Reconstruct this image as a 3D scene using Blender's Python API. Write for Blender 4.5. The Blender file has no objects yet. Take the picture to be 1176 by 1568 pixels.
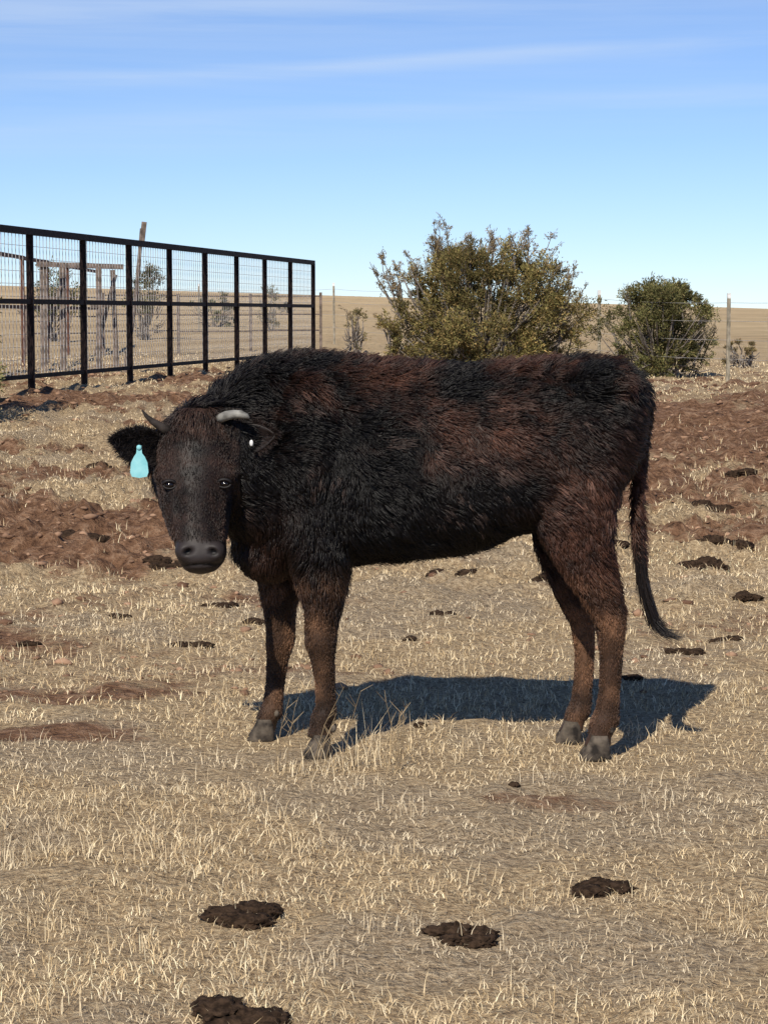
import bpy, math, numpy as np
from mathutils import Vector, kdtree
rng=np.random.default_rng(7)
S=bpy.context.scene
col=S.collection
S.view_settings.view_transform='Standard'; S.view_settings.look='None'; S.view_settings.exposure=0
EYE=1.39

# ------------------------------------------------------------------ helpers
def _h(ix,iy,iz,seed):
    h=(ix.astype(np.int64)*374761393+iy.astype(np.int64)*668265263+iz.astype(np.int64)*1274126177+seed*974634777)&0xffffffff
    h=((h^(h>>13))*1103515245+12345)&0xffffffff
    h=((h^(h>>15))*2246822519)&0xffffffff
    h=h^(h>>16)
    return (h&0xffffff)/float(0xffffff)
def vnoise(p,sc=1.0,seed=0):
    p=np.asarray(p,float)*sc
    i=np.floor(p); f=p-i; f=f*f*(3-2*f)
    x,y,z=i[:,0],i[:,1],i[:,2]
    r=0
    for a in (0,1):
        for b in (0,1):
            for c in (0,1):
                w=(f[:,0] if a else 1-f[:,0])*(f[:,1] if b else 1-f[:,1])*(f[:,2] if c else 1-f[:,2])
                r=r+w*_h(x+a,y+b,z+c,seed)
    return r
def n2(x,y,sc,seed=0):
    x=np.asarray(x,float)*sc;y=np.asarray(y,float)*sc
    i=np.floor(x);j=np.floor(y);f=x-i;g=y-j;f=f*f*(3-2*f);g=g*g*(3-2*g);o=0*i
    return (_h(i,j,o,seed)*(1-f)+_h(i+1,j,o,seed)*f)*(1-g)+(_h(i,j+1,o,seed)*(1-f)+_h(i+1,j+1,o,seed)*f)*g
def fbm(x,y,sc,seed=0,oct=4):
    r=0;a=.5;t=0
    for k in range(oct):
        r=r+a*n2(x,y,sc*2**k,seed+k*17); t+=a; a*=.5
    return r/t
def smooth(a,b,x):
    t=np.clip((x-a)/(b-a),0,1); return t*t*(3-2*t)

def mesh_np(name,V,F,mat=None,colors=None,parent=None,shade=False,attr='col'):
    V=np.asarray(V,np.float32);F=np.asarray(F,np.int32)
    me=bpy.data.meshes.new(name)
    me.vertices.add(len(V)); me.vertices.foreach_set('co',V.ravel())
    k=F.shape[1]
    me.loops.add(F.size); me.loops.foreach_set('vertex_index',F.ravel())
    me.polygons.add(len(F))
    me.polygons.foreach_set('loop_start',np.arange(0,F.size,k,dtype=np.int32))
    me.polygons.foreach_set('loop_total',np.full(len(F),k,np.int32))
    me.update(calc_edges=True)
    if colors is not None:
        a=me.color_attributes.new(attr,'FLOAT_COLOR','POINT')
        c=np.ones((len(V),4),np.float32); c[:,:3]=colors
        a.data.foreach_set('color',c.ravel())
    if shade: me.polygons.foreach_set('use_smooth',np.ones(len(F),bool))
    if mat: me.materials.append(mat)
    ob=bpy.data.objects.new(name,me); col.objects.link(ob)
    if parent: ob.parent=parent
    return ob
class Geo:
    def __init__(s): s.v=[];s.f=[];s.c=[]
    def add(s,V,F,c=None):
        o=len(s.v); s.v+= [tuple(p) for p in V]; s.f+=[tuple(i+o for i in f) for f in F]
        if c is not None: s.c+=[c]*len(V)
    def beam(s,a,b,w,h=None,up=(0,0,1),c=None):
        h=h or w; a=Vector(a);b=Vector(b);d=(b-a).normalized();u=Vector(up)
        if abs(d.dot(u))>.95:u=Vector((0,1,0))
        r=d.cross(u).normalized();u=r.cross(d)
        V=[]
        for p in (a,b):
            for i,j in ((-1,-1),(1,-1),(1,1),(-1,1)): V.append(p+r*i*w/2+u*j*h/2)
        s.add(V,[(0,1,2,3),(7,6,5,4),(0,4,5,1),(1,5,6,2),(2,6,7,3),(3,7,4,0)],c)
    def tube(s,pts,rad,n=8,c=None):
        pts=[Vector(p) for p in pts];V=[];F=[]
        ref=Vector((0,1,0.01))
        for i,p in enumerate(pts):
            d=(pts[min(i+1,len(pts)-1)]-pts[max(i-1,0)]).normalized()
            q=ref if abs(d.dot(ref))<.9 else Vector((1,0,0))
            r=d.cross(q).normalized();u=r.cross(d)
            for k in range(n):
                a=2*math.pi*k/n; V.append(p+(r*math.cos(a)+u*math.sin(a))*rad[i])
        for i in range(len(pts)-1):
            for k in range(n):
                F.append((i*n+k,i*n+(k+1)%n,(i+1)*n+(k+1)%n,(i+1)*n+k))
        F.append(tuple(range(n))[::-1]);F.append(tuple(range((len(pts)-1)*n,len(pts)*n)))
        s.add(V,F,c)
    def rings(s,R,c=None):
        n=len(R[0]);V=[p for r in R for p in r];F=[]
        for i in range(len(R)-1):
            for k in range(n): F.append((i*n+k,i*n+(k+1)%n,(i+1)*n+(k+1)%n,(i+1)*n+k))
        F.append(tuple(range(n))[::-1]);F.append(tuple(range((len(R)-1)*n,len(R)*n)))
        s.add(V,F,c)
    def ell(s,c0,r,n=14,m=10,rot=None,c=None):
        V=[];F=[];c0=Vector(c0)
        for i in range(m+1):
            t=math.pi*i/m
            for k in range(n):
                a=2*math.pi*k/n
                q=Vector((r[0]*math.sin(t)*math.cos(a),r[1]*math.sin(t)*math.sin(a),r[2]*math.cos(t)))
                if rot: q.rotate(rot)
                V.append(c0+q)
        for i in range(m):
            for k in range(n): F.append((i*n+k,(i+1)*n+k,(i+1)*n+(k+1)%n,i*n+(k+1)%n))
        s.add(V,F,c)
    def obj(s,name,mat,parent=None,sm=False):
        me=bpy.data.meshes.new(name);me.from_pydata(s.v,[],s.f);me.update()
        if s.c and len(s.c)==len(s.v):
            a=me.color_attributes.new('col','FLOAT_COLOR','POINT')
            a.data.foreach_set('color',np.array([tuple(k)+(1,) for k in s.c],np.float32).ravel())
        if sm:
            for p in me.polygons:p.use_smooth=True
        if mat:me.materials.append(mat)
        o=bpy.data.objects.new(name,me);col.objects.link(o)
        if parent:o.parent=parent
        return o
def empty(name,loc=(0,0,0)):
    e=bpy.data.objects.new(name,None);col.objects.link(e);e.empty_display_size=.2;return e

# ------------------------------------------------------------------ materials
def newmat(name):
    m=bpy.data.materials.new(name);m.use_nodes=True
    nt=m.node_tree;b=nt.nodes['Principled BSDF'];return m,nt,b
def N(nt,t,**k):
    n=nt.nodes.new(t)
    for a,b in k.items():
        if a in n.inputs: n.inputs[a].default_value=b
        else: setattr(n,a,b)
    return n
def noisy(name,c1,c2,scale=8,rough=.8,bump=.2,spec=.3,metal=0,detail=5):
    m,nt,b=newmat(name);L=nt.links
    tc=N(nt,'ShaderNodeTexCoord');no=N(nt,'ShaderNodeTexNoise',Scale=scale,Detail=detail)
    L.new(tc.outputs['Object'],no.inputs['Vector'])
    r=N(nt,'ShaderNodeValToRGB');r.color_ramp.elements[0].position=.35;r.color_ramp.elements[1].position=.65
    r.color_ramp.elements[0].color=(*c1,1);r.color_ramp.elements[1].color=(*c2,1)
    L.new(no.outputs['Fac'],r.inputs[0]);L.new(r.outputs[0],b.inputs['Base Color'])
    b.inputs['Roughness'].default_value=rough;b.inputs['Specular IOR Level'].default_value=spec;b.inputs['Metallic'].default_value=metal
    if bump:
        bp_=N(nt,'ShaderNodeBump',Strength=bump,Distance=.01);L.new(no.outputs['Fac'],bp_.inputs['Height']);L.new(bp_.outputs[0],b.inputs['Normal'])
    return m
def attrmat(name,rough=.7,spec=.3,nscale=0,transl=0):
    m,nt,b=newmat(name);L=nt.links
    a=N(nt,'ShaderNodeAttribute',attribute_name='col')
    out=a.outputs['Color']
    if nscale:
        tc=N(nt,'ShaderNodeTexCoord');no=N(nt,'ShaderNodeTexNoise',Scale=nscale,Detail=4)
        L.new(tc.outputs['Object'],no.inputs['Vector'])
        mr=N(nt,'ShaderNodeMapRange');mr.inputs['To Min'].default_value=.55;mr.inputs['To Max'].default_value=1.45
        L.new(no.outputs['Fac'],mr.inputs[0])
        mx=N(nt,'ShaderNodeVectorMath',operation='SCALE');L.new(out,mx.inputs[0]);L.new(mr.outputs[0],mx.inputs['Scale']);out=mx.outputs[0]
    L.new(out,b.inputs['Base Color'])
    b.inputs['Roughness'].default_value=rough;b.inputs['Specular IOR Level'].default_value=spec
    if transl:
        t=N(nt,'ShaderNodeBsdfTranslucent');L.new(out,t.inputs[0]);mi=N(nt,'ShaderNodeMixShader');mi.inputs[0].default_value=transl
        o=nt.nodes['Material Output'];L.new(b.outputs[0],mi.inputs[1]);L.new(t.outputs[0],mi.inputs[2]);L.new(mi.outputs[0],o.inputs[0])
    return m
M_fence=noisy('dark_painted_pipe',(.008,.006,.006),(.030,.018,.016),20,.7,.1,.15)
M_rust=noisy('rusty_pipe',(.07,.03,.02),(.15,.07,.045),12,.8,.2)
M_wire=noisy('galvanised_wire',(.26,.25,.24),(.46,.44,.42),40,.6,0,.3)
M_wood=noisy('weathered_wood',(.09,.07,.055),(.22,.17,.14),14,.9,.4)
M_tpost=noisy('steel_t_post',(.16,.14,.10),(.40,.35,.27),10,.7,.1)
M_bark=noisy('juniper_bark',(.13,.11,.095),(.30,.26,.22),25,.95,.5)
M_leaf=attrmat('juniper_leaves',.75,.15,0,.15)
M_grass=attrmat('dry_grass_blades',.8,.1,0,0)
M_dung=noisy('cow_dung',(.018,.011,.007),(.06,.037,.023),60,.95,1.0,.1)
M_clod=attrmat('dirt_clods',.95,.1,30)
M_horn=noisy('horn',(.10,.095,.085),(.30,.29,.26),30,.6,.15,.3)
M_hornd=noisy('horn_dark',(.018,.014,.012),(.05,.04,.034),30,.7,.15,.2)
M_hoof=noisy('hoof',(.022,.018,.015),(.13,.105,.08),30,.8,.5,.15)
M_tag=noisy('ear_tag_plastic',(.20,.52,.56),(.30,.63,.66),30,.5,.05,.3)
M_metal=noisy('metal_clip',(.6,.6,.58),(.8,.8,.78),30,.4,0,.5)
M_eye,_,b=newmat('eye_gloss');b.inputs['Base Color'].default_value=(.006,.004,.004,1);b.inputs['Roughness'].default_value=.12
M_skin=attrmat('cow_hide',.55,.25,25)
M_fur=attrmat('cow_fur',.42,.30,0)

# ------------------------------------------------------------------ terrain
PY=np.array([-50,0,11,18,24,30,42,60,100,200,400,700,3000.])
PZ=np.array([0,0,0,.22,.42,.42,.42,.66,1.15,2.45,4.3,5.0,5.0])
def terrain(x,y):
    x=np.asarray(x,float);y=np.asarray(y,float)
    z=np.interp(y,PY,PZ)
    z=z+.16*np.exp(-((x-4.4)/2.4)**2-((y-22.5)/2.6)**2)
    z=z-.12*smooth(2,5,x)*smooth(28,34,y)*(1-smooth(45,70,y))
    z=z-.030*np.clip(x,-120,120)*smooth(50,300,y)
    return z
def detail(x,y):
    mid=smooth(8.5,13,y)*(1-smooth(45,70,y))
    r=(fbm(x,y,.6,3,3)-.5)*.08*smooth(5,16,y)+(fbm(x,y,3.,5,3)-.5)*.05
    r=r+(fbm(x,y,9.,9,3)-.5)*.04
    r=r+(np.maximum(fbm(x,y,3.2,15,4)-.5,0))*.22*mid+(np.maximum(fbm(x,y,8.,19,3)-.48,0))*.24*mid
    k=np.exp(-((x)/1.3)**4-((y-7)/.5)**4)
    return r*(1-.75*k)
def ground(x,y):
    x=np.atleast_1d(np.asarray(x,float));y=np.atleast_1d(np.asarray(y,float))
    return terrain(x,y)+detail(x,y)
def dirtmask(x,y):
    m=0*x
    for cx,cy,rx,ry,a in [(-2.4,13,1.4,2.0,1.2),(-1.15,7.25,.32,.17,1.1),(4.2,18.8,2.9,4.8,1.35),(-2.6,9.2,1.0,.45,.8),(-5,18,2.4,1.6,.7),(1.2,16,1.5,1.6,.6),
                          (0,7.6,.5,.3,.2),(-3.6,24.5,2.6,1.6,1.0),(6,14,1.5,1.2,.5),(-.4,10.6,.5,.3,.4),(-1.3,8,.6,.22,.6),(.45,6.2,.3,.14,.5),(2,30,6,2.0,.7),(-3,33,4,3,.6),(1.9,9.6,.6,.3,.35),(-.25,8.6,.5,.2,.35)]:
        wx=(fbm(x,y,1.6,81,3)-.5)*1.2*min(1,rx);wy=(fbm(x,y,1.6,91,3)-.5)*1.6*min(1,ry)
        m=np.maximum(m,a*np.exp(-(np.abs((x+wx-cx)/rx)**2.4)-(np.abs((y+wy-cy)/ry)**2.4)))
    nn=fbm(x,y,1.1,31,4)
    m=m*(.45+1.1*fbm(x,y,2.2,33,4))+ (nn-.51)*1.7*(.55+1.05*smooth(9,15,y)*(1-smooth(30,60,y)))
    return np.clip(m,0,1)
def axis(lo,hi,mn,mx,step,g):
    a=list(np.arange(lo,hi,step));s=step;v=a[-1]
    while v<mx: s*=g;v+=s;a.append(v)
    s=step;v=a[0];pre=[]
    while v>mn: s*=g;v-=s;pre.append(v)
    return np.array(pre[::-1]+a)
xs=axis(-2.6,2.6,-2500,2500,.03,1.045)
ys=axis(3.6,12,-40,2800,.03,1.013)
X,Y=np.meshgrid(xs,ys);x=X.ravel();y=Y.ravel()
z=ground(x,y)
nx,ny=len(xs),len(ys)
idx=np.arange(nx*ny).reshape(ny,nx)
F=np.stack([idx[:-1,:-1].ravel(),idx[:-1,1:].ravel(),idx[1:,1:].ravel(),idx[1:,:-1].ravel()],1)
dm=dirtmask(x,y)
def greymask(x,y): return smooth(.50,.68,fbm(x,y,1.9,57,4))*.55
cc=np.stack([dm,smooth(30,70,y),greymask(x,y)],1)
m,nt,b=newmat('dry_pasture_ground');L=nt.links
at=N(nt,'ShaderNodeAttribute',attribute_name='col');sp=N(nt,'ShaderNodeSeparateColor');L.new(at.outputs['Color'],sp.inputs[0])
tc=N(nt,'ShaderNodeTexCoord')
def nz(sc,det=5,scl=None,rough=.6):
    n=N(nt,'ShaderNodeTexNoise',Scale=sc,Detail=det,Roughness=rough)
    if scl:
        mp=N(nt,'ShaderNodeMapping');mp.inputs['Scale'].default_value=scl;L.new(tc.outputs['Object'],mp.inputs[0]);L.new(mp.outputs[0],n.inputs['Vector'])
    else: L.new(tc.outputs['Object'],n.inputs['Vector'])
    return n
def ramp(src,stops):
    r=N(nt,'ShaderNodeValToRGB');e=r.color_ramp.elements
    while len(e)<len(stops): e.new(.5)
    for k,(p,c) in enumerate(stops): e[k].position=p;e[k].color=(*c,1)
    L.new(src,r.inputs[0]);return r
def mix(f,a,bb):
    mx=N(nt,'ShaderNodeMix',data_type='RGBA');
    if isinstance(f,float): mx.inputs[0].default_value=f
    else: L.new(f,mx.inputs[0])
    L.new(a,mx.inputs[6]);L.new(bb,mx.inputs[7]);return mx.outputs[2]
fine=nz(55,5,None,.7);straw=ramp(fine.outputs[0],[(.3,(.19,.128,.074)),(.48,(.48,.345,.20)),(.66,(.74,.575,.35))])
grey=ramp(fine.outputs[0],[(.3,(.17,.122,.08)),(.48,(.39,.30,.20)),(.66,(.62,.50,.35))])
sg=mix(sp.outputs[2],straw.outputs[0],grey.outputs[0])
d1=nz(14,6,None,.7);dirt=ramp(d1.outputs[0],[(.32,(.095,.048,.028)),(.5,(.26,.142,.08)),(.68,(.45,.285,.18))])
far=nz(1.2,7,(.35,1,1),.7);farc=ramp(far.outputs[0],[(.3,(.25,.175,.10)),(.48,(.53,.39,.22)),(.65,(.68,.52,.31))])
big=nz(.035,4,(.4,1,1));bigc=ramp(big.outputs[0],[(.35,(.38,.26,.15)),(.6,(.63,.48,.28))])
farm=mix(.4,farc.outputs[0],bigc.outputs[0])
brk=nz(8,4);ad=N(nt,'ShaderNodeMath',operation='MULTIPLY_ADD');L.new(brk.outputs[0],ad.inputs[0]);ad.inputs[1].default_value=1.2;ad.inputs[2].default_value=-.6
a2=N(nt,'ShaderNodeMath',operation='ADD');L.new(ad.outputs[0],a2.inputs[0]);L.new(sp.outputs[0],a2.inputs[1])
mr=N(nt,'ShaderNodeMapRange',interpolation_type='SMOOTHSTEP');mr.inputs[1].default_value=.12;mr.inputs[2].default_value=.6;L.new(a2.outputs[0],mr.inputs[0])
near=mix(mr.outputs[0],sg,dirt.outputs[0])
fin=mix(sp.outputs[1],near,farm)
L.new(fin,b.inputs['Base Color']);b.inputs['Roughness'].default_value=.95;b.inputs['Specular IOR Level'].default_value=.1
sm_=N(nt,'ShaderNodeMath',operation='MULTIPLY_ADD');L.new(d1.outputs[0],sm_.inputs[0]);sm_.inputs[1].default_value=4.5;L.new(fine.outputs[0],sm_.inputs[2])
bm=N(nt,'ShaderNodeBump',Strength=1,Distance=.018);L.new(sm_.outputs[0],bm.inputs['Height']);L.new(bm.outputs[0],b.inputs['Normal'])
mesh_np('ground',np.stack([x,y,z],1),F,m,cc,shade=True)

# ------------------------------------------------------------------ grass
def blades(x,y,z,h,w,lean,az,colr):
    n=len(x)
    d=np.stack([np.cos(az),np.sin(az),0*az],1)
    fa=rng.uniform(0,2*np.pi,n);sd=np.stack([np.cos(fa),np.sin(fa),0*fa],1)
    base=np.stack([x,y,z-.004],1)
    up=np.array([0,0,1.])
    mid=base+d*(h*.45*np.sin(lean*.6))[:,None]+up*(h*.5*np.cos(lean*.6))[:,None]
    tip=mid+d*(h*.55*np.sin(lean*1.2))[:,None]+up*(h*.5*np.cos(np.minimum(lean*1.2,1.62)))[:,None]
    W=(w/2)[:,None]
    V=np.stack([base-sd*W,base+sd*W,mid-sd*W*.8,mid+sd*W*.8,tip],1).reshape(-1,3)
    o=(np.arange(n)*5)[:,None]
    T=np.concatenate([o+np.array([[0,1,3]]),o+np.array([[0,3,2]]),o+np.array([[2,3,4]])],0)
    return V,T,np.repeat(colr,5,axis=0)
def strawcol(n,x,y):
    k=rng.random(n)[:,None]
    c=np.array([.56,.405,.215])*(1-k)+np.array([.94,.79,.53])*k
    g=(rng.random(n)<.17)[:,None]
    c=np.where(g,np.array([.27,.20,.13])*(.7+.6*k),c)
    t=fbm(x,y,.9,51,3)[:,None]
    t2=greymask(x,y)[:,None]
    c=c*(.76+.52*t)
    gr=c.mean(1,keepdims=True)*np.array([1.10,.95,.72])
    return np.clip(c*(1-.7*t2)+gr*.7*t2*.95,0,.95)
n=420000
yy=np.linspace(3.3,46,4000);pdf=(.44*yy+1.6)*yy**-1.5;cdf=np.cumsum(pdf);cdf/=cdf[-1]
gy=np.interp(rng.random(n),cdf,yy);gx=rng.uniform(-1,1,n)*(.22*gy+.8)
dmk=dirtmask(gx,gy);dens=fbm(gx,gy,3.5,61,3)*.6+n2(gx,gy,14,64)*.4
gm=greymask(gx,gy)
keep=(rng.random(n)>dmk*1.6)&(dens+.18*rng.random(n)>.47+.08*gm)
gx=gx[keep];gy=gy[keep];dens=dens[keep];gm=gm[keep];n=len(gx)
gz=ground(gx,gy)
tall=np.clip((fbm(gx,gy,1.6,66,2)-.42)*3,0,1)
front=np.exp(-((gx+.75)/.6)**2-((gy-5.7)/.5)**2)
h=(.014+.024*rng.random(n)**1.5+.018*tall*rng.random(n)+.035*front*rng.random(n))*(1+.02*np.maximum(gy-6,0))*(1-.3*gm)
w=.0019*(gy/5)**.8*rng.uniform(.7,1.4,n)
V,T,C=blades(gx,gy,gz,h,w,rng.uniform(.4,1.6,n),rng.uniform(0,2*np.pi,n),strawcol(n,gx,gy))
mesh_np('dry_grass',V,T,M_grass,C)
tx=[];ty=[];th=[]
def tuft(cx,cy,r,k,h0,h1):
    a=rng.uniform(0,6.28,k);q=r*np.sqrt(rng.random(k))
    tx.extend(cx+np.cos(a)*q);ty.extend(cy+np.sin(a)*q*.6);th.extend(rng.uniform(h0,h1,k))
tuft(-.15,6.66,.12,40,.04,.20);tuft(-.28,6.62,.07,14,.04,.12);tuft(-.03,6.70,.09,18,.06,.24);tuft(.32,6.85,.14,22,.04,.17);tuft(.12,6.85,.2,16,.05,.16);tuft(-.22,6.55,.06,10,.04,.15)
tuft(-.95,5.55,.1,45,.03,.09);tuft(-.2,5.7,.05,14,.05,.15);tuft(-.55,5.6,.12,30,.03,.08);tuft(.35,8.5,.1,14,.05,.15)
for k in range(520):
    q=rng.uniform(4.2,20);tuft(rng.uniform(-1,1)*(.19*q+.3),q,.05+.006*q,int(rng.integers(5,22)),.025,.07)
tx=np.array(tx);ty=np.array(ty);th=np.array(th);n=len(tx)
V,T,C=blades(tx,ty,ground(tx,ty),th,.002*(ty/6)**.8*np.ones(n),rng.uniform(.02,.8,n),rng.uniform(0,6.28,n),strawcol(n,tx,ty))
mesh_np('tall_dry_grass',V,T,M_grass,C)
wd=Geo()
for k in range(13):
    bx=rng.uniform(-.34,.06);by=rng.uniform(6.55,6.75);g0=float(ground(bx,by)[0]);hh=rng.uniform(.12,.30);lx=rng.uniform(-.05,.12)*hh/.3
    p0=Vector((bx,by,g0-.01));p1=p0+Vector((lx*.4,0,hh*.55));p2=p0+Vector((lx,rng.uniform(-.03,.03),hh))
    c_=tuple(np.array([.42,.31,.18])*rng.uniform(.5,1.2));wd.tube([p0,p1,p2],[.0015,.0012,.0006],4,c=c_)
    for j in range(4):
        s_=p1.lerp(p2,rng.uniform(0,1));wd.tube([s_,s_+Vector((rng.uniform(-.04,.04),rng.uniform(-.02,.02),rng.uniform(.015,.04)))],[.001,.0005],3,c=c_)
wd.obj('dry_weed_stalks',M_grass)

# ------------------------------------------------------------------ clods / dung
def getico(k):
    bpy.ops.mesh.primitive_ico_sphere_add(subdivisions=k,radius=1);o=bpy.context.object
    v=np.array([v.co[:] for v in o.data.vertices]);f=np.array([p.vertices[:] for p in o.data.polygons]);bpy.data.objects.remove(o,do_unlink=True);return v,f
iv,if_=getico(1);iv4,if4=getico(4)
n=22000
q=rng.random(n);cy=8+28*q**1.1;cx=rng.uniform(-1,1,n)*(.22*cy+1)
dk=dirtmask(cx,cy);kp=rng.random(n)<(.04+.65*dk);cx=cx[kp];cy=cy[kp];n=len(cx)
r=.005+.018*rng.random(n)**4+.0004*cy
V=iv[None]*(1+.9*(rng.random((n,len(iv),1))-.5))*r[:,None,None]*np.stack([rng.uniform(.8,1.8,n),rng.uniform(.7,1.3,n),rng.uniform(.4,.8,n)],1)[:,None,:]
V=V+np.stack([cx,cy,ground(cx,cy)+r*.1],1)[:,None]
T=(if_[None]+(np.arange(n)*len(iv))[:,None,None]).reshape(-1,3)
k=rng.random(n)[:,None];C=np.array([.12,.065,.04])*(1-k)+np.array([.38,.235,.15])*k
mesh_np('dirt_clods',V.reshape(-1,3),T,M_clod,np.repeat(C,len(iv),axis=0))
pats=[(.537,5.24,.068),(-.34,4.97,.085),(.163,4.83,.064),(-.28,4.28,.078),(2.12,14.5,.14),(.36,11.4,.13),(1.68,11.7,.13),(.27,10.0,.055),(1.46,9.4,.065),
(-.78,10.3,.08),(-.82,9.2,.07),(-1.15,11.7,.1),(-1.75,12.8,.12),(-1.5,9.2,.05),(.12,7.35,.02),(.85,11.2,.095),(.38,6.42,.018),(.93,8.37,.045),(1.22,9.0,.06),(-2.1,11.3,.09),
(1.95,12.5,.12),(-1.2,10,.05),(1.3,13,.09),(-.5,13.5,.1),(-1.35,16,.1),(-2.9,15,.1),(3.2,17.5,.12),(-2.2,17,.1),(2.6,16,.1),(.1,9.3,.035),(-1.9,8.6,.045),(1.35,12.2,.08),(-.55,9.7,.055),(1.75,10.6,.06),(-1.0,14.6,.1),(2.9,14.9,.09)]
for i,(px_,py_,r_) in enumerate(pats):
    Vs=[];Fs=[];o_=0
    nb_=int(rng.integers(5,9)) if r_>.03 else 1
    for j in range(nb_):
        rr=r_*(rng.uniform(.25,.6) if nb_>1 else 1)
        ox,oy=(rng.uniform(-.85,.85)*r_,rng.uniform(-.6,.6)*r_) if nb_>1 else (0,0)
        V=iv4*np.array([rr*rng.uniform(.9,1.35),rr*rng.uniform(.75,1.05),rr*.52])
        s=vnoise(iv4+i*3.1+j,2.2,5)[:,None]; s2=vnoise(iv4+i*5.7+j,6,8)[:,None]; s3=vnoise(iv4+i*7.7+j,15,9)[:,None]
        V=V*(.40+.55*s+.5*s2+.28*s3)
        g=float(ground(px_+ox,py_+oy)[0]);Vs.append(V+np.array([px_+ox,py_+oy,g+r_*.06]));Fs.append(if4+o_);o_+=len(V)
    mesh_np('cow_dung',np.concatenate(Vs),np.concatenate(Fs),M_dung,shade=True)

# ------------------------------------------------------------------ junipers
def juniper(name,cx,cy,rx,ry,h,ncl,nleaf,seed,spikes,tone=(1,1,1),lo=.12,leaf=.05):
    R=np.random.default_rng(seed)
    g=float(ground(cx,cy)[0]);root=empty(name)
    base=Vector((cx,cy,g))
    C=[]
    while len(C)<ncl:
        a=R.uniform(0,2*np.pi);zz=R.uniform(lo,.93)
        pr=(1-abs((zz-.38)/.60)**2.6)**.5 if .38<zz<.975 else (.86+.14*(zz/.38) if zz<=.38 else .2)
        lump=.74+.30*math.sin(a*3+seed)*math.sin(a*2+seed*2.1+zz*5)+.24*R.random()
        q=(R.random()**.40)*pr*lump
        C.append((cx+math.cos(a)*rx*q,cy+math.sin(a)*ry*q,g+zz*h,R.uniform(.07,.17)*h*.85,R.random(),q))
    wood=Geo()
    for i,c in enumerate(C):
        if i%2: continue
        e=Vector(c[:3]);s=base+Vector((R.uniform(-.12,.12),R.uniform(-.12,.12),-.05))
        m1=s.lerp(e,.4)+Vector((R.uniform(-.1,.1),R.uniform(-.1,.1),-.12*h))
        m2=s.lerp(e,.75)+Vector((R.uniform(-.08,.08),R.uniform(-.08,.08),-.05*h))
        wood.tube([s,m1,m2,e],[.045,.028,.015,.006],5)
    allV=[];allT=[];allC=[];off=0
    def leaves(P,D,ln,wd,cc_):
        nonlocal off
        n=len(P);rv=R.normal(size=(n,3));sd=np.cross(D,rv);sd/=np.linalg.norm(sd,axis=1)[:,None]+1e-9
        a=P-sd*wd[:,None]*.5;b_=P+sd*wd[:,None]*.5;m_=P+D*(ln*.55)[:,None]+sd*wd[:,None]*.6;t=P+D*ln[:,None]
        V=np.stack([a,b_,m_,t],1).reshape(-1,3);o=(np.arange(n)*4)[:,None]
        allV.append(V);allT.append(np.concatenate([o+np.array([[0,1,2]]),o+np.array([[0,2,3]])],0)+off);allC.append(np.repeat(cc_,4,axis=0));off+=len(V)
    ctr=np.array([cx,cy,g+h*.35])
    for c in C:
        k=int(nleaf*R.uniform(.6,1.3))
        ns=9;sd_=R.normal(size=(ns,3));oc=np.array(c[:3])-ctr;oc/=np.linalg.norm(oc)+1e-9
        sd_=sd_/np.linalg.norm(sd_,axis=1)[:,None]+oc*.7+np.array([0,0,.45]);sd_/=np.linalg.norm(sd_,axis=1)[:,None]
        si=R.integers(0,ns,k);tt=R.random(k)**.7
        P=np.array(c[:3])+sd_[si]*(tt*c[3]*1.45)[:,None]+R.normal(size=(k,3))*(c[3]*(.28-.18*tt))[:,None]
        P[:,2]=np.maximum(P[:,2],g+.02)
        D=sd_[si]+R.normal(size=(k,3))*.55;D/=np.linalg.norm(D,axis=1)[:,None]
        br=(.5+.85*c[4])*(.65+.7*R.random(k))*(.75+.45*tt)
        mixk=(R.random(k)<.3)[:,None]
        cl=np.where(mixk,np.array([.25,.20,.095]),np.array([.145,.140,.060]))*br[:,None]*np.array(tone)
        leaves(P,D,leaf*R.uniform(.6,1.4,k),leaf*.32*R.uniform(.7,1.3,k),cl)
    for (sx,sz,ln) in spikes:
        for q in range(4):
            sp0=Vector((cx+sx*rx*.97+R.uniform(-.13,.13),cy+R.uniform(-.3,.3)*ry,g+sz*h-.16));d=Vector((sx*.5+R.uniform(-.35,.35),R.uniform(-.2,.2),1)).normalized()
            l=ln*R.uniform(.3,1.15);bend=Vector((R.uniform(-.06,.06),0,0));wood.tube([sp0-d*.4,sp0,sp0+d*l*.6+bend,sp0+d*l],[.013,.010,.006,.003],4)
            k=int(150*l/.4);nt2=7;ti_=R.integers(0,nt2,k);tb=R.uniform(.1,1,nt2);td=R.normal(size=(nt2,3))*.5+np.array(d)*.7
            tl=R.random(k)*.11
            P=np.array(sp0)+np.array(d)*(tb[ti_]*l)[:,None]+td[ti_]*tl[:,None]+R.normal(size=(k,3))*.014
            D=td[ti_]+R.normal(size=(k,3))*.7;D/=np.linalg.norm(D,axis=1)[:,None]
            leaves(P,D,leaf*.8*R.uniform(.6,1.3,k),leaf*.25*np.ones(k),np.array([.20,.165,.10])*(.6+.8*R.random(k))[:,None]*np.array(tone))
            for w_ in range(nt2):
                s_=sp0+d*tb[w_]*l;wood.tube([s_,s_+Vector(td[w_])*.12],[.004,.0015],3)
    for q in range(36):
        a=R.uniform(0,6.28);e=Vector((cx+math.cos(a)*rx*R.uniform(.7,1.03),cy-abs(math.sin(a))*ry*R.uniform(.7,1.1),g+h*R.uniform(.05,.75)))
        s=base.lerp(e,.45)+Vector((0,0,.1));wood.tube([s,s.lerp(e,.6)+Vector((0,0,-.05)),e],[.018,.011,.004],4)
    wood.obj('branches',M_bark,root)
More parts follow.
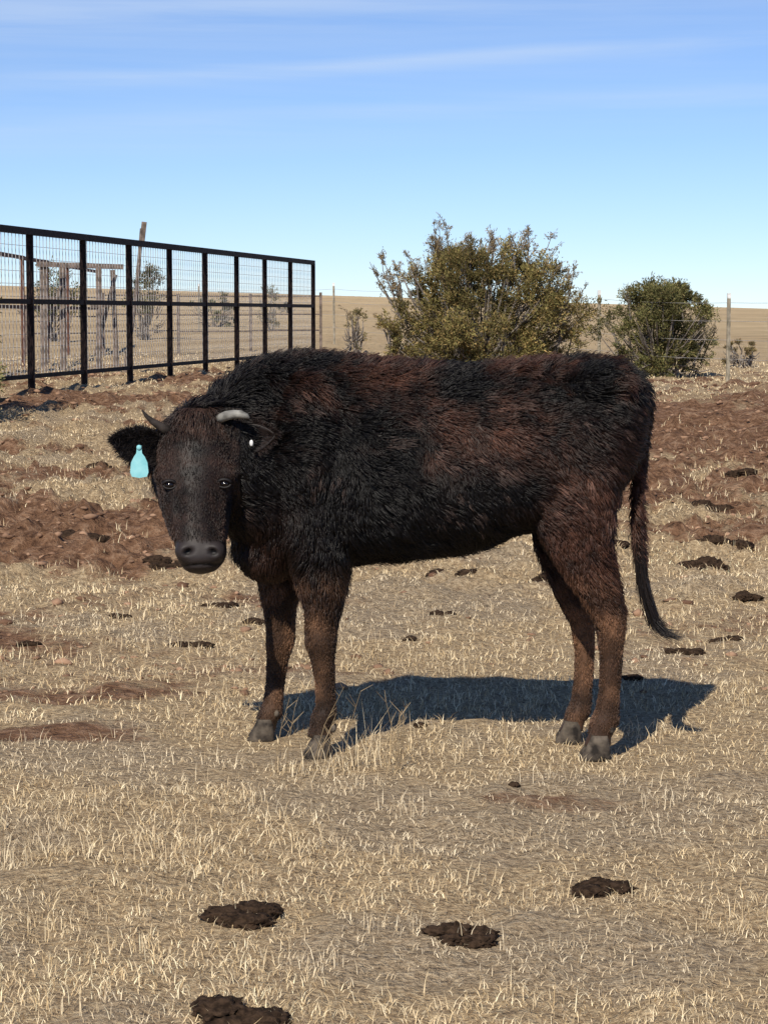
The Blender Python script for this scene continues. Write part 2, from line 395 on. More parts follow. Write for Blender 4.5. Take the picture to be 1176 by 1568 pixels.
    mesh_np('foliage',np.concatenate(allV),np.concatenate(allT),M_leaf,np.concatenate(allC),root)
    return root
juniper('offframe_shadow_bush',1.40,32,1.37,1.3,1.87,225,430,3,[(-.94,.74,.6),(-.88,.68,.5),(-.78,.82,.35),(-.5,.98,.48),(-.44,1.0,.55),(-.32,.98,.5),(-.15,1.0,.35),(.0,.98,.32),(.12,1.02,.35),(.3,1.02,.42),(.42,.98,.55),(.50,.95,.5),(.66,.83,.46),(.80,.72,.48),(.90,.6,.45),(-.62,.84,.4),(0.2,1.02,.35),(.93,.42,.25),(-.95,.45,.25)],(1.22,1.08,.90),lo=.04,leaf=.042)
juniper('offframe_shadow_bush',4.45,36,.84,.8,1.5,145,340,12,[(-.5,.9,.2),(.0,1.05,.15),(.35,.98,.12),(.75,.6,.3),(.95,.5,.3),(-.85,.6,.2)],(.92,.94,.82),lo=.06,leaf=.042)
juniper('offframe_shadow_bush',-4.62,21.0,.90,.9,2.5,110,300,5,[],(1,1,1),lo=.04)  # stand-in bush out of view, added to cast the ground shadow at left
juniper('shrub',-.62,47,.28,.3,.95,9,50,9,[(-.3,.9,.25),(.2,.6,.2)],(1.1,1.0,.9))
juniper('shrub',6.9,43,.38,.3,.55,14,90,19,[],(1.3,1.1,1.2))
juniper('juniper_tree',-8.6,58,.55,.6,2.0,28,120,21,[],(.65,.75,.7),lo=.35,leaf=.07)
juniper('juniper_tree',-6.35,60,.5,.5,1.95,26,120,22,[],(.6,.65,.6),lo=.35,leaf=.07)
juniper('shrub',-6.1,80,.9,.6,1.2,16,100,23,[],(.8,.85,.8),leaf=.1)
juniper('shrub',-3.9,75,.35,.4,1.6,10,80,24,[],(.8,.8,.8),leaf=.08)
R_=np.random.default_rng(99)
for i in range(9):
    yq=R_.uniform(65,240);xq=R_.uniform(-.2,.2)*yq
    juniper('shrub',xq,yq,R_.uniform(.4,.9),.6,R_.uniform(.4,.8),8,50,200+i,[],(.9,.85,.9),leaf=.12)

# ------------------------------------------------------------------ fences
def gz1(x,y): return float(ground(x,y)[0])
A=np.array([-4.21,26.5]);B=np.array([-1.36,42.8]);d=(B-A)/8
root=empty('pipe_corral_fence');fr=Geo();wr=Geo()
ZT,ZM,ZB=2.33,1.53,.64
P=[A+d*i for i in range(-4,9)]
for i,p in enumerate(P):
    fr.beam((p[0],p[1],gz1(*p)-.2),(p[0],p[1],ZT+.0),.078)
for z_,w_ in ((ZT+.03,.08),(ZM,.06),(ZB,.05)):
    for i in range(len(P)-1):
        u_=(P[i+1]-P[i])/np.linalg.norm(P[i+1]-P[i])*(.040 if z_<ZT else 0)
        a_=P[i]+u_;b_=P[i+1]-u_
        fr.beam((a_[0],a_[1],z_),(b_[0],b_[1],z_),w_)
L0=P[0];L1=P[-1];ln=np.linalg.norm(L1-L0);e_=(L1-L0)/ln;nrm=np.array([e_[1],-e_[0]])*-.036
k=int(ln/.125)
for i in range(k+1):
    q=L0+e_*(i*.125)+nrm;wr.beam((q[0],q[1],ZB-.03),(q[0],q[1],ZT),.007)
for z_ in np.arange(ZB+.05,ZT-.02,.15):
    a_=L0+nrm*1.25;b_=L1+nrm*1.25;wr.beam((a_[0],a_[1],z_),(b_[0],b_[1],z_),.005)
fr.obj('posts_and_rails',M_fence,root);wr.obj('wire_mesh',M_wire,root)
root=empty('rusty_pen_fence');fr=Geo()
Q=[(-5.9-.10*i,28+3.4*i) for i in range(8)]
for i,p in enumerate(Q):
    g=gz1(*p);fr.beam((p[0],p[1],g-.2),(p[0],p[1],2.36),.06)
    if i<len(Q)-1:
        n_=Q[i+1]
        for z_ in (2.34,1.5): fr.beam((p[0]-.02,p[1]+.04,z_),(n_[0]+.02,n_[1]-.04,z_),.06)
fr.obj('posts_and_rails',M_rust,root)
Q=[(-7.4+1.5*i,46+.8*i) for i in range(5)]
root=empty('rear_pen_fence');fr=Geo()
for i,p in enumerate(Q):
    g=gz1(*p);fr.beam((p[0],p[1],g-.2),(p[0],p[1],g+1.3),.06)
    if i<len(Q)-1:
        n_=Q[i+1];
        for z_ in (.5,.85,1.25): fr.beam((p[0],p[1],g+z_),(n_[0],n_[1],g+z_),.03)
fr.obj('posts_and_rails',M_wood,root)
root=empty('wooden_chute_frame');fr=Geo()
def post(x,y,h,w,dx=0): 
    g=gz1(x,y);fr.beam((x,y,g-.1),(x+dx,y,g+h),w)
post(-5.35,35,1.75,.11);post(-5.10,35.3,1.75,.09);post(-4.5,35,1.7,.08,.02);post(-4.26,35.4,1.65,.07,-.05)
fr.beam((-5.45,34.93,2.16),(-4.1,35.1,2.12),.08);fr.beam((-5.4,34.93,1.6),(-5.0,35.1,1.6),.07);fr.beam((-4.6,34.9,1.5),(-4.1,35.3,1.55),.06)
fr.beam((-4.55,35.05,.75),(-4.26,35.35,2.0),.045);fr.beam((-5.4,35.08,.7),(-5.1,35.25,1.9),.045)
fr.obj('timbers',M_wood,root)
g=Geo();gg=gz1(-3.95,34);g.tube([(-3.98,34,gg-.1),(-3.78,34,1.7),(-3.69,34,2.68)],[.038,.032,.028],8)
g.beam((-3.69,34,2.45),(-3.65,34,2.78),.075,.04);g.obj('leaning_pole',M_wood)
root=empty('barbed_wire_fence');fr=Geo();wr=Geo();cap=Geo()
Q=[(8.7,28),(7.0,31),(5.27,34),(3.60,37.1),(2.0,42),(.35,48.3),(-1.23,55),(-3.4,63),(-6,72),(-9,82),(-13,95)]
tops=[]
for i,p in enumerate(Q):
    gq=gz1(*p);hh=1.32 if i<4 else 1.45;le=rng.uniform(-.02,.02)
    fr.beam((p[0],p[1],gq-.1),(p[0]+le,p[1],gq+hh),.052);fr.beam((p[0],p[1]-.034,gq-.1),(p[0]+le,p[1]-.034,gq+hh),.016,.03)
    cap.beam((p[0]+le,p[1],gq+hh+.001),(p[0]+le,p[1],gq+hh+.08),.055);tops.append((p[0],p[1],gq,hh))
for i in range(len(Q)-1):
    a_,b_=tops[i],tops[i+1]
    for f_ in (.3,.52,.74,.95):
        pts=[]
        for t in np.linspace(0,1,7):
            sag=-.03*4*t*(1-t);pts.append((a_[0]+(b_[0]-a_[0])*t,a_[1]+(b_[1]-a_[1])*t-.04,a_[2]+a_[3]*f_+(b_[2]+b_[3]*f_-a_[2]-a_[3]*f_)*t+sag))
        wr.tube(pts,[.003]*7,4)
fr.obj('posts',M_tpost,root);cap.obj('post_tops',M_metal,root);wr.obj('wires',M_wire,root)

# ------------------------------------------------------------------ COW
U=1/484.
def bp(u,v,dy=0):
    """side-elevation drawing (484 units per metre) -> metres, cow stands around y=7"""
    k=(7+dy)/7*U
    return Vector(((u-588)*k,7+dy,EYE-(v-480)*k))
def sell(n,e=2.3):
    out=[]
    for k in range(n):
        a=2*math.pi*k/n;c,s=math.cos(a),math.sin(a)
        out.append((math.copysign(abs(c)**(2/e),c),math.copysign(abs(s)**(2/e),s)))
    return out
SE=sell(28)
body=Geo()
def yaw(u): return .05*(1-(u-390)/600.)
R=[]
for u,vt,vb,hw in [(984,604,665,.06),(970,582,710,.13),(945,562,750,.18),(900,556,790,.22),(840,558,806,.23),(790,562,818,.245),(720,568,840,.265),(640,565,852,.27),(570,557,856,.255),(510,550,863,.225),(460,549,876,.20),(420,554,884,.175),(390,570,876,.14),(364,600,846,.10)]:
    c=bp(u,(vt+vb)/2,yaw(u));hh=(vb-vt)/2*U
    R.append([c+Vector((0,s[0]*hw*(1-.22*s[1]),s[1]*hh)) for s in SE])
body.rings(R)
nk=[(470,710,.04,158,.19),(420,705,.0,148,.17),(378,700,-.05,127,.15),(345,698,-.10,100,.125),(322,695,-.15,68,.10)]
cs=[bp(a,b_,c) for a,b_,c,_,_ in nk];R=[]
for i,c in enumerate(cs):
    dd=cs[min(i+1,len(cs)-1)]-cs[max(i-1,0)];pr=Vector((dd.y,-dd.x,0)).normalized()
    R.append([c+pr*s[0]*nk[i][4]*(1-.15*s[1])+Vector((0,0,s[1]*nk[i][3]*U)) for s in SE])
body.rings(R)
R=[];hd=[(306,630,.05,-.17,-.05),(305,642,.088,-.215,-.02),(303,672,.118,-.26,.0),(300,712,.127,-.29,-.01),(298,745,.120,-.315,-.03),(298,780,.104,-.335,-.07),(300,810,.089,-.355,-.12),(304,833,.078,-.375,-.16),(306,852,.077,-.385,-.19),(306,866,.065,-.375,-.21),(306,876,.045,-.35,-.24)]
for u,v,hw,yf,yb in hd:
    c=bp(u,v,(yf*.6+yb*.4));cy_=7+(yf+yb)/2;hh=(yb-yf)/2
    R.append([Vector((c.x+s[0]*hw*(1+.10*s[1]),cy_+s[1]*hh,c.z)) for s in sell(28,2.5)])
body.rings(R)
body.ell(bp(251,728,-.22),(.032,.05,.034));body.ell(bp(348,726,-.22),(.032,.05,.034))
body.ell(bp(305,642,-.16),(.075,.07,.05))
body.ell(bp(284,845,-.345),(.036,.04,.036));body.ell(bp(327,845,-.345),(.036,.04,.036))
body.ell(bp(306,867,-.31),(.050,.05,.027))
body.ell(bp(498,790,-.09),(.12,.10,.17));body.ell(bp(470,700,-.08),(.15,.13,.25))
body.ell(bp(412,845,.02),(.09,.12,.09))
body.ell(bp(888,690,-.07),(.145,.14,.22));body.ell(bp(880,690,.08),(.135,.14,.20))
body.ell(bp(838,768,-.07),(.075,.09,.09))
body.ell(bp(905,592,-.06),(.12,.12,.055))
def leg(L_,e=2.2):
    R=[]
    for u,v,hw,hdp,dy in L_:
        c=bp(u,v,dy);R.append([c+Vector((s[0]*(hw+2.3)*U,s[1]*(hdp+.004),0)) for s in sell(20,e)])
    body.rings(R)
leg([(482,770,48,.07,-.11),(490,840,43,.07,-.12),(492,890,34,.058,-.12),(494,935,24.5,.045,-.12),(491,965,21.5,.039,-.12),(490,988,21.5,.039,-.12),(493,1012,15.5,.031,-.12),(497,1050,12,.025,-.12),(498,1085,12.5,.026,-.12),(495,1103,17,.031,-.12),(490,1120,14,.028,-.12),(488,1136,18,.031,-.12)])
leg([(440,820,46,.07,.12),(430,880,33,.057,.14),(427,930,22,.043,.14),(429,965,20,.037,.14),(428,988,20,.037,.14),(424,1012,14.5,.030,.14),(420,1050,12,.025,.14),(416,1080,12.5,.026,.14),(412,1098,17,.030,.14),(406,1114,14,.027,.14),(402,1128,17,.030,.14)])
leg([(905,640,62,.10,-.10),(892,700,66,.11,-.11),(882,750,63,.10,-.13),(878,795,56,.09,-.14),(887,840,46,.07,-.14),(904,880,35,.052,-.14),(921,915,29,.042,-.14),(932,940,25,.037,-.14),(938,965,19,.032,-.14),(939,1010,14.5,.028,-.14),(937,1060,13,.026,-.14),(934,1090,15,.028,-.14),(930,1110,20,.033,-.14),(922,1132,15.5,.030,-.14),(918,1150,20,.033,-.14)])
leg([(862,770,52,.08,.10),(858,825,36,.06,.12),(864,870,24,.046,.13),(873,905,21,.038,.13),(886,935,21,.036,.13),(895,960,16.5,.030,.13),(898,1000,12.5,.027,.13),(896,1050,12,.025,.13),(893,1078,13.5,.026,.13),(889,1095,17,.030,.13),(882,1112,14,.027,.13),(877,1126,17,.030,.13)])
body.tube([bp(955,590,.0),bp(974,604,-.0),bp(981,640,-.02),bp(979,700,-.03),bp(976,760,-.03),bp(979,820,-.03),bp(984,870,-.03),bp(992,910,-.03)],[.04,.034,.026,.019,.016,.014,.012,.008],10)
tmp=body.obj('tmp',None)
md=tmp.modifiers.new('r','REMESH');md.mode='VOXEL';md.voxel_size=.0078
md=tmp.modifiers.new('s','SMOOTH');md.factor=.5;md.iterations=7
dg=bpy.context.evaluated_depsgraph_get();dg.update()
me=bpy.data.meshes.new_from_object(tmp.evaluated_get(dg));me.name='hide'
bpy.data.objects.remove(tmp,do_unlink=True)
cow=empty('cow');
P=np.empty(len(me.vertices)*3,np.float32);me.vertices.foreach_get('co',P);P=P.reshape(-1,3).astype(float)
for uu,sg in ((286,-1),(325,1)):
    c=np.array(bp(uu,846,-.385));dx_=(P-c);dd=np.sqrt((dx_[:,0]*1.0+sg*dx_[:,2]*.5)**2+(dx_[:,1]*.5)**2+(dx_[:,2]*1.4)**2);P[:,1]+=.026*np.exp(-(dd/.0115)**2)
mz=bp(306,866,-.36).z
hm=(P[:,0]<-.42)&(P[:,1]<6.80)
P[:,1]+=np.where(hm,.008*np.exp(-((P[:,2]-mz-.004*np.cos((P[:,0]+.545)*40))/.004)**2),0)
fc=hm&(P[:,2]>bp(0,825,-.36).z)&(P[:,2]<bp(0,700,-.3).z)
xc=bp(300,760,-.33).x
P[:,1]+=np.where(fc,.014*np.exp(-((np.abs(P[:,0]-xc)-.055)/.018)**2)*np.exp(-((P[:,2]-bp(0,775,-.33).z)/.06)**2),0)
nb=(vnoise(P,9,3)-.5)*.012;nb[hm]=0
P[:,1]+=nb
me.vertices.foreach_set('co',P.astype(np.float32).ravel());me.update()
me.polygons.foreach_set('use_smooth',np.ones(len(me.polygons),bool))
def furinfo(P):
    x,y,z=P[:,0],P[:,1],P[:,2]
    head=((x<-.445)&(y<6.87)&(z<1.10)&(z>.52)).astype(float)*smooth(6.90,6.80,y)
    lg=1-smooth(.34,.66,z)
    hindq=smooth(.42,.56,x)*(1-smooth(.95,1.15,z))
    top=smooth(.84,1.05,z)*(1-head)
    n1=vnoise(P,5,11);n2_=vnoise(P,14,12);n3=vnoise(P,35,13)
    nn=n1*.5+n2_*.3+n3*.2
    brown=np.clip(top*smooth(.37,.66,nn)*1.0*smooth(-.55,-.2,x)+.14*smooth(.5,.7,nn),0,1)
    brown=np.maximum(brown,hindq*(.3+.7*smooth(.34,.64,nn)))
    brown=np.maximum(brown,.55*np.exp(-((x+.30)/.13)**2-((z-.60)/.17)**2))
    belly=smooth(-.45,-.2,x)*(1-smooth(.3,.5,x))*(1-smooth(.82,1.0,z))*smooth(.52,.6,z)
    brown=brown*(1-.85*belly)
    c=np.array([.0028,.0019,.0017])*(1-brown[:,None])+np.array([.062,.027,.017])*brown[:,None]
    lt=np.clip(lg*(.65+.5*(nn-.3)),0,1)[:,None]
    tan=np.array([.150,.078,.042])*(.45+.85*smooth(.3,.7,n2_))[:,None]
    dark=np.array([.040,.027,.020])
    low=(1-smooth(.10,.24,z))[:,None]
    c=c*(1-lt)+lt*(tan*(1-low*.45)+dark*low*.45)
    ff=head[:,None]*(.85)
    c=c*(1-ff)+ff*(np.array([.030,.0165,.0120])*(.2+1.6*smooth(.3,.7,nn))[:,None])
    return c,head,lg,top,hindq
cA,head,lg,top,hq=furinfo(P)
mzl=bp(306,828,-.36).z
mk=smooth(mzl+.012,mzl-.012,P[:,2])*(head>.3)
cA=cA*.8
cA=cA*(1-mk[:,None])+mk[:,None]*np.array([.026,.020,.019])
for uu,sg in ((286,-1),(325,1)):
    c=np.array(bp(uu,846,-.37));dx_=P-c;dd=np.sqrt((dx_[:,0]+sg*dx_[:,2]*.5)**2+(dx_[:,1]*.5)**2+(dx_[:,2]*1.4)**2);k=np.exp(-(dd/.013)**4)[:,None];cA=cA*(1-k)+k*.0012
k=(hm*np.exp(-((P[:,2]-mz-.004*np.cos((P[:,0]+.545)*40))/.004)**2))[:,None]*.85;cA=cA*(1-k)+k*.002
a=me.color_attributes.new('col','FLOAT_COLOR','POINT');cc=np.ones((len(P),4),np.float32);cc[:,:3]=cA;a.data.foreach_set('color',cc.ravel())
me.materials.clear();me.materials.append(M_skin)
hide=bpy.data.objects.new('hide',me);col.objects.link(hide);hide.parent=cow
me.calc_loop_triangles();nt_=len(me.loop_triangles)
T=np.empty(nt_*3,np.int32);me.loop_triangles.foreach_get('vertices',T);T=T.reshape(-1,3)
VN=np.empty(len(P)*3,np.float32);me.vertices.foreach_get('normal',VN);VN=VN.reshape(-1,3).astype(float)
ar=np.linalg.norm(np.cross(P[T[:,1]]-P[T[:,0]],P[T[:,2]]-P[T[:,0]]),axis=1)
def sample(n):
    cd=np.cumsum(ar);cd/=cd[-1];ti=np.searchsorted(cd,rng.random(n));a_=rng.random(n);b_=rng.random(n);fl=a_+b_>1;a_[fl]=1-a_[fl];b_[fl]=1-b_[fl]
    w=np.stack([1-a_-b_,a_,b_],1)[:,:,None]
    p=(P[T[ti]]*w).sum(1);q=(VN[T[ti]]*w).sum(1);q/=np.linalg.norm(q,axis=1)[:,None]+1e-9
    return p,q
def hair_obj(name,pts,rad,colr,mat,parent):
    n,k,_=pts.shape
    hc=bpy.data.hair_curves.new(name);hc.add_curves([k]*n)
    hc.attributes['position'].data.foreach_set('vector',pts.astype(np.float32).ravel())
    ra=hc.attributes.get('radius') or hc.attributes.new('radius','FLOAT','POINT')
    ra.data.foreach_set('value',rad.astype(np.float32).ravel())
    ca=hc.attributes.new('col','FLOAT_COLOR','POINT');c4=np.ones((n*k,4),np.float32);c4[:,:3]=np.repeat(colr,k,axis=0)
    ca.data.foreach_set('color',c4.ravel())
    hc.materials.append(mat);o=bpy.data.objects.new(name,hc);col.objects.link(o);o.parent=parent;return o
def flow(p,q,head,lg,top):
    n=len(p)
    d=np.tile(np.array([.5,0,-.9]),(n,1))
    d=d*(1-top[:,None])+top[:,None]*np.array([.85,0,-.35])
    d=d*(1-lg[:,None])+lg[:,None]*np.array([.12,0,-1.])
    d=d*(1-head[:,None])+head[:,None]*np.array([0,-.3,-1.])
    wv=np.stack([vnoise(p,6,41+i)-.5 for i in range(3)],1)*1.3*(1-.75*np.maximum(head,lg))[:,None]
    wv2=np.stack([vnoise(p,16,31+i)-.5 for i in range(3)],1)*1.2*(1-.6*np.maximum(head,lg))[:,None]
    d=d+wv+wv2
    d=d-q*(d*q).sum(1)[:,None];d/=np.linalg.norm(d,axis=1)[:,None]+1e-9
    return d
n=165000
p,q=sample(n);c,hd_,lg_,tp_,hq_=furinfo(p)
keep=~((hd_>.3)&(p[:,2]<mzl+.0));
for uu,vv in ((260,742),(343,741)):
    ec=np.array(bp(uu,vv,-.28));keep&=np.linalg.norm((p-ec)*np.array([1,.5,1.2]),axis=1)>.017
keep&=p[:,2]>.075
p,q,c,hd_,lg_,tp_=[a_[keep] for a_ in (p,q,c,hd_,lg_,tp_)];n=len(p)
d=flow(p,q,hd_,lg_,tp_)
crest=smooth(1.10,1.22,p[:,2])
neck=(1-smooth(-.45,-.25,p[:,0]))*(1-hd_)
shag=.55+.95*vnoise(p,7,77)
ln=(.037*shag+.016*crest+.006*neck)*(1-lg_)+.010*lg_
ln=ln*(1-hd_)+.011*hd_
pol=hd_*smooth(.99,1.05,p[:,2]);ln=ln+pol*.02
ln=ln*rng.uniform(.45,1.35,n)
lift=(.30+.40*crest)*(1-np.maximum(lg_,hd_)*.5)
tipd=d+q*lift[:,None]+rng.normal(size=(n,3))*.17;tipd/=np.linalg.norm(tipd,axis=1)[:,None]
tip=p+tipd*ln[:,None]
ncl=5200;ci=rng.choice(n,ncl,replace=False)
kd=kdtree.KDTree(ncl)
for j,i in enumerate(ci): kd.insert(p[i],j)
kd.balance()
near_=np.array([kd.find(v)[1] for v in p]);ct=tip[ci][near_]
cl=(.46*(1-.8*np.maximum(lg_,hd_)))[:,None]*rng.uniform(.1,1.3,n)[:,None]
tip=tip*(1-cl)+(ct)*cl
mid=(p+tip)/2+q*(ln*.12)[:,None]
pts=np.stack([p-q*.003,p*.5+mid*.5+q*(ln*.05)[:,None],mid,mid*.4+tip*.6+q*(ln*.03)[:,None],tip-q*(ln*.05)[:,None]],1)
rad=np.array([.0011,.00105,.0009,.0006,.0002])[None]*rng.uniform(.7,1.2,n)[:,None]
clv=rng.random(ncl)[near_]
c=c*(.5+1.0*clv[:,None])*rng.uniform(.6,1.45,n)[:,None]
sheen=((clv>.86)&(hd_<.2)&(lg_<.3)&(vnoise(p,8,88)>.52)&(p[:,2]>.72))[:,None]
c=np.where(sheen,c*1.0+np.array([.050,.034,.028])*rng.uniform(.3,1.2,n)[:,None],c)  # coat sheen painted into the colour of some locks
hair_obj('fur',pts,rad,c,M_fur,cow)
n=900;t0=rng.random(n)
path=np.array([tuple(bp(u,v,dy)) for u,v,dy in [(979,790,-.03),(981,850,-.03),(986,890,-.03),(994,925,-.03),(1005,955,-.03),(1022,972,-.04),(1050,980,-.06)]])
def pa(t):
    f=t*(len(path)-1);i=np.minimum(f.astype(int),len(path)-2);w=(f-i)[:,None];return path[i]*(1-w)+path[i+1]*w
st=rng.uniform(0,.6,n);en=np.minimum(st+rng.uniform(.2,.5,n),1.0);en=np.where(rng.random(n)<.4,en*.86,en)
offs=rng.normal(size=(n,3))*.007
K=7;pts=np.stack([pa(st+(en-st)*(k/(K-1)))+offs*(1.15-.5*(st+(en-st)*k/(K-1))+.8*(k/(K-1))**2)[:,None] for k in range(K)],1)
hair_obj('tail_switch',pts,np.tile(np.linspace(.0013,.0004,K),(n,1)),np.tile(np.array([.010,.007,.006]),(n,1))*rng.uniform(.4,2,n)[:,None],M_fur,cow)
def ear(base,tip,side,nrm,W,sag,name,tint):
    base,tip,side,nrm=Vector(base),Vector(tip),Vector(side).normalized(),Vector(nrm).normalized()
    V=[];F=[];a_,b_=14,9
    for i in range(a_+1):
        t=i/a_;w=W*(math.sin(math.pi*min(1,t*.93+.07)**.85))**.75*(1 if t<1 else .1)+.008*(1-t)
        c=base.lerp(tip,t)+Vector((0,0,sag*math.sin(math.pi*t)))
        for j in range(b_):
            s=j/(b_-1)*2-1
            V.append(c+side*s*w-nrm*(.035*(1-s*s)*(1-t*.6)))
    for i in range(a_):
        for j in range(b_-1): F.append((i*b_+j,i*b_+j+1,(i+1)*b_+j+1,(i+1)*b_+j))
    g=Geo();g.add(V,F,tint);o=g.obj(name,M_skin,cow,True)
    m_=o.modifiers.new('t','SOLIDIFY');m_.thickness=.006
    VV=np.array([tuple(v) for v in V]);Fq=np.array(F)
    k=5000;fi=rng.integers(0,len(F),k);a1=rng.random(k)[:,None];a2=rng.random(k)[:,None]
    q_=VV[Fq[fi]];pp=(q_[:,0]*(1-a1)+q_[:,1]*a1)*(1-a2)+(q_[:,3]*(1-a1)+q_[:,2]*a1)*a2
    out=np.array((tip-base).normalized());sgn=rng.choice([-1,1],k)[:,None]
    srel=((pp-np.array(base))@np.array(side))[:,None]/W
    dd=out*.6+np.array(nrm)*sgn*.45+np.array(side)*srel*.7+rng.normal(size=(k,3))*.3
    dd/=np.linalg.norm(dd,axis=1)[:,None];ll=rng.uniform(.010,.028,k)[:,None]
    hair_obj(name+'_fur',np.stack([pp,pp+dd*ll*.5,pp+dd*ll+np.array([0,0,-.003])],1),np.tile([.0009,.0007,.0002],(k,1)),np.tile(np.array(tint)*1.3,(k,1))*rng.uniform(.4,2.2,k)[:,None],M_fur,cow)
ear(bp(250,690,-.19),bp(172,673,-.23),(0.12,.1,1),(-.25,-1,.05),.055,-.004,'ear_left',(.010,.008,.0075))
ear(bp(358,676,-.17),bp(424,666,-.20),(-.05,.1,1),(.45,-1,.1),.044,.0,'ear_right',(.014,.009,.0078))
h_=Geo();h_.tube([bp(260,662,-.19),bp(247,653,-.195),bp(234,645,-.20),bp(224,636,-.20),bp(218,627,-.2)],[.018,.014,.010,.006,.002],12);h_.obj('horn_left',M_hornd,cow,True)
h_=Geo();h_.tube([bp(336,641,-.20),bp(347,636,-.215),bp(358,634,-.225),bp(369,634,-.235),bp(378,637,-.24),bp(382,640,-.24)],[.015,.0145,.014,.0125,.009,.004],12);h_.obj('horn_right',M_horn,cow,True)
for i,(uu,vv) in enumerate(((260,742),(343,741))):
    c=np.array(bp(uu,vv,-.28));m_=np.abs(P[:,0]-c[0])+np.abs(P[:,2]-c[2]);kk=np.argsort(m_+(P[:,1]>6.9)*9)[:40];yv=P[kk,1].min()
    e=Geo();e.ell((c[0],yv+.011,c[2]),(.0165,.016,.013),20,14);e.obj('eyeball',M_eye,cow,True)
    e=Geo()
    for sg,rr in ((1,.0055),(-1,.004)):
        pts_=[(c[0]+.020*math.cos(t),yv+.004-.003*math.sin(t),c[2]+sg*.0125*math.sin(t)+.001) for t in np.linspace(0,math.pi,9)]
        e.tube(pts_,[rr*.6]+[rr]*7+[rr*.6],8,c=(.007,.005,.005))
    e.obj('eyelids',M_skin,cow,True)
g=Geo();c0=bp(213,714,-.27)
out=[(-.006,.064),(.007,.064),(.009,.040),(.017,.030),(.025,.012),(.028,-.018),(.023,-.031),(0,-.035),(-.023,-.031),(-.028,-.018),(-.025,.012),(-.016,.030),(-.009,.040)]
V=[c0+Vector((x_,-.001,z_)) for x_,z_ in out]+[c0+Vector((x_,.0015,z_)) for x_,z_ in out];k=len(out)
g.add(V,[tuple(range(k))[::-1],tuple(range(k,2*k))]+[(i,(i+1)%k,k+(i+1)%k,k+i) for i in range(k)])
g.ell(c0+Vector((0,-.002,.058)),(.008,.005,.008));o=g.obj('ear_tag',M_tag,cow)
g=Geo();p_=bp(385,678,-.235);g.ell(p_,(.006,.004,.010),12,8);g.obj('metal_ear_clip',M_metal,cow,True)
hf=Geo()
for (u,v,dy,sz) in [(487,1150,-.12,.84),(400,1140,.14,.84),(917,1172,-.14,.92),(875,1138,.13,.84)]:
    c=bp(u,v,dy);gzc=float(ground(c.x,c.y)[0])
    for sg in (-1,1):
        R=[]
        for zz,fx,bx,hw in [(-.01,-.060,.045,.026),(.012,-.058,.046,.026),(.035,-.043,.045,.024),(.062,-.028,.042,.021),(.085,-.02,.036,.017)]:
            cx_=(fx+bx)/2*sz;hx_=(bx-fx)/2*sz
            R.append([Vector((c.x+cx_+s[0]*hx_,c.y+sg*.0255*sz+s[1]*hw*sz,zz*sz+gzc*.7)) for s in sell(16,2.4)])
        hf.rings(R)
    for sg in (-1,1): hf.ell((c.x+.046,c.y+sg*.022,.092),(.010,.010,.013),8,6)
hf.obj('hooves',M_hoof,cow,True)

# ------------------------------------------------------------------ light, sky, camera
dv=Vector((.33,1,-.98)).normalized()
l=bpy.data.lights.new('sun','SUN');l.energy=5.0;l.angle=math.radians(.5);l.color=(1,.93,.81)
lo=bpy.data.objects.new('sun',l);lo.rotation_euler=dv.to_track_quat('-Z','Y').to_euler();lo.location=(-5,-10,15);col.objects.link(lo)
w=bpy.data.worlds.new('World');S.world=w;w.use_nodes=True;nt=w.node_tree;L=nt.links;bg=nt.nodes['Background']
sk=N(nt,'ShaderNodeTexSky');sk.sky_type='NISHITA';sk.sun_disc=False
sk.sun_elevation=math.asin(-dv.z);sk.sun_rotation=math.atan2(-dv.x,-dv.y)%(2*math.pi)
sk.altitude=2400;sk.air_density=.95;sk.dust_density=0;sk.ozone_density=2.8
ti=N(nt,'ShaderNodeMix',data_type='RGBA');ti.blend_type='MULTIPLY';ti.inputs[0].default_value=1
L.new(sk.outputs[0],ti.inputs[6]);ti.inputs[7].default_value=(.90,.99,1.20,1)
tc=N(nt,'ShaderNodeTexCoord')
sx=N(nt,'ShaderNodeSeparateXYZ');L.new(tc.outputs['Generated'],sx.inputs[0])
wn=N(nt,'ShaderNodeTexNoise',Scale=4.0,Detail=3);L.new(tc.outputs['Generated'],wn.inputs['Vector'])
m1=N(nt,'ShaderNodeMath',operation='MULTIPLY_ADD');L.new(sx.outputs[0],m1.inputs[0]);m1.inputs[1].default_value=-.052;L.new(sx.outputs[2],m1.inputs[2])
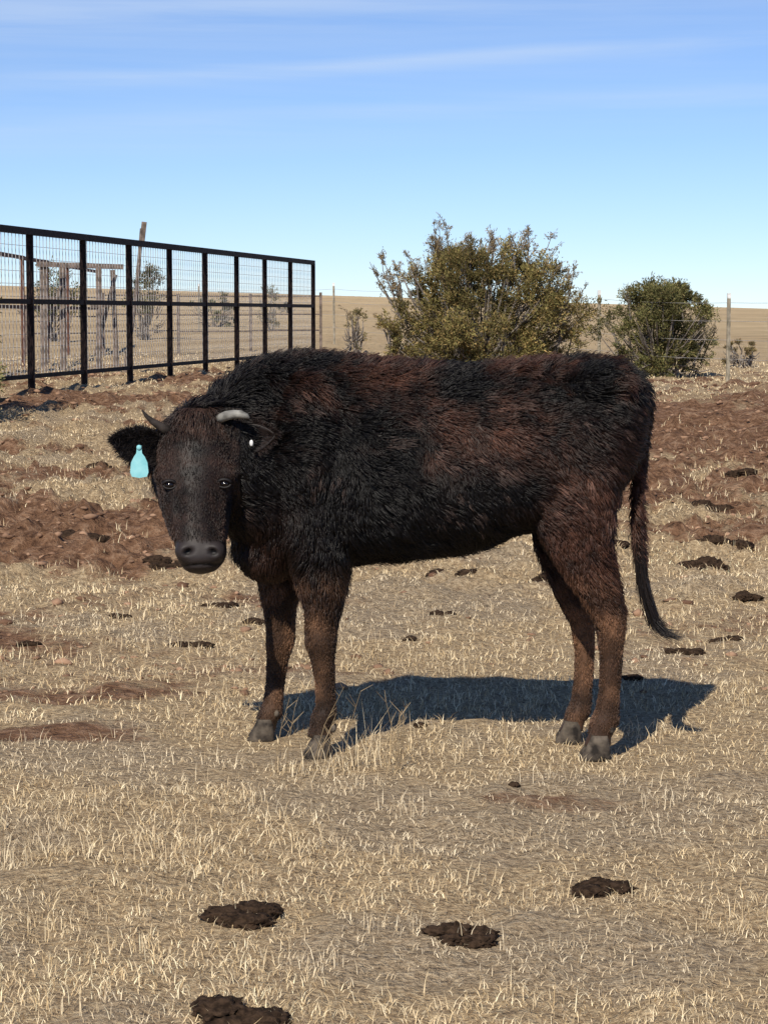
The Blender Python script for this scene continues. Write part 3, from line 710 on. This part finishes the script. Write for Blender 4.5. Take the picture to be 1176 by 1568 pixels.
m2=N(nt,'ShaderNodeMath',operation='MULTIPLY_ADD');L.new(wn.outputs[0],m2.inputs[0]);m2.inputs[1].default_value=.012;L.new(m1.outputs[0],m2.inputs[2])
m3=N(nt,'ShaderNodeMath',operation='MULTIPLY');L.new(m2.outputs[0],m3.inputs[0]);m3.inputs[1].default_value=5.0
cr=N(nt,'ShaderNodeValToRGB');e=cr.color_ramp.elements
st_=[(0,0),(.38,.0),(.44,.22),(.475,.36),(.505,.14),(.55,.2),(.58,.6),(.60,.15),(.65,.25),(.69,.4),(.725,.55),(.77,.42),(.9,.2),(1,0)]
while len(e)<len(st_): e.new(.5)
for k,(p_,v_) in enumerate(st_): e[k].position=p_;e[k].color=(v_,v_,v_,1)
L.new(m3.outputs[0],cr.inputs[0])
mp=N(nt,'ShaderNodeMapping');mp.inputs['Rotation'].default_value=(0,math.radians(3.0),0);mp.inputs['Scale'].default_value=(3.5,3.5,80)
L.new(tc.outputs['Generated'],mp.inputs[0])
no=N(nt,'ShaderNodeTexNoise',Scale=1.0,Detail=6,Roughness=.6,Distortion=.4);L.new(mp.outputs[0],no.inputs['Vector'])
mr=N(nt,'ShaderNodeMapRange',interpolation_type='SMOOTHSTEP');mr.inputs[1].default_value=.25;mr.inputs[2].default_value=.72;mr.inputs[3].default_value=0;mr.inputs[4].default_value=.85;L.new(no.outputs[0],mr.inputs[0])
mm=N(nt,'ShaderNodeMath',operation='MULTIPLY');L.new(mr.outputs[0],mm.inputs[0]);L.new(cr.outputs[0],mm.inputs[1])
mx=N(nt,'ShaderNodeMix',data_type='RGBA');L.new(mm.outputs[0],mx.inputs[0]);L.new(ti.outputs[2],mx.inputs[6]);mx.inputs[7].default_value=(6.6,7.8,9.6,1)
L.new(mx.outputs[2],bg.inputs[0]);bg.inputs[1].default_value=.098
cam=bpy.data.cameras.new('camera');cam.sensor_fit='VERTICAL';cam.sensor_height=24;cam.lens=24*3388/1568;cam.clip_end=6000
co=bpy.data.objects.new('camera',cam);co.location=(0,0,EYE);co.rotation_euler=(math.radians(90-5.13),0,0);col.objects.link(co);S.camera=co
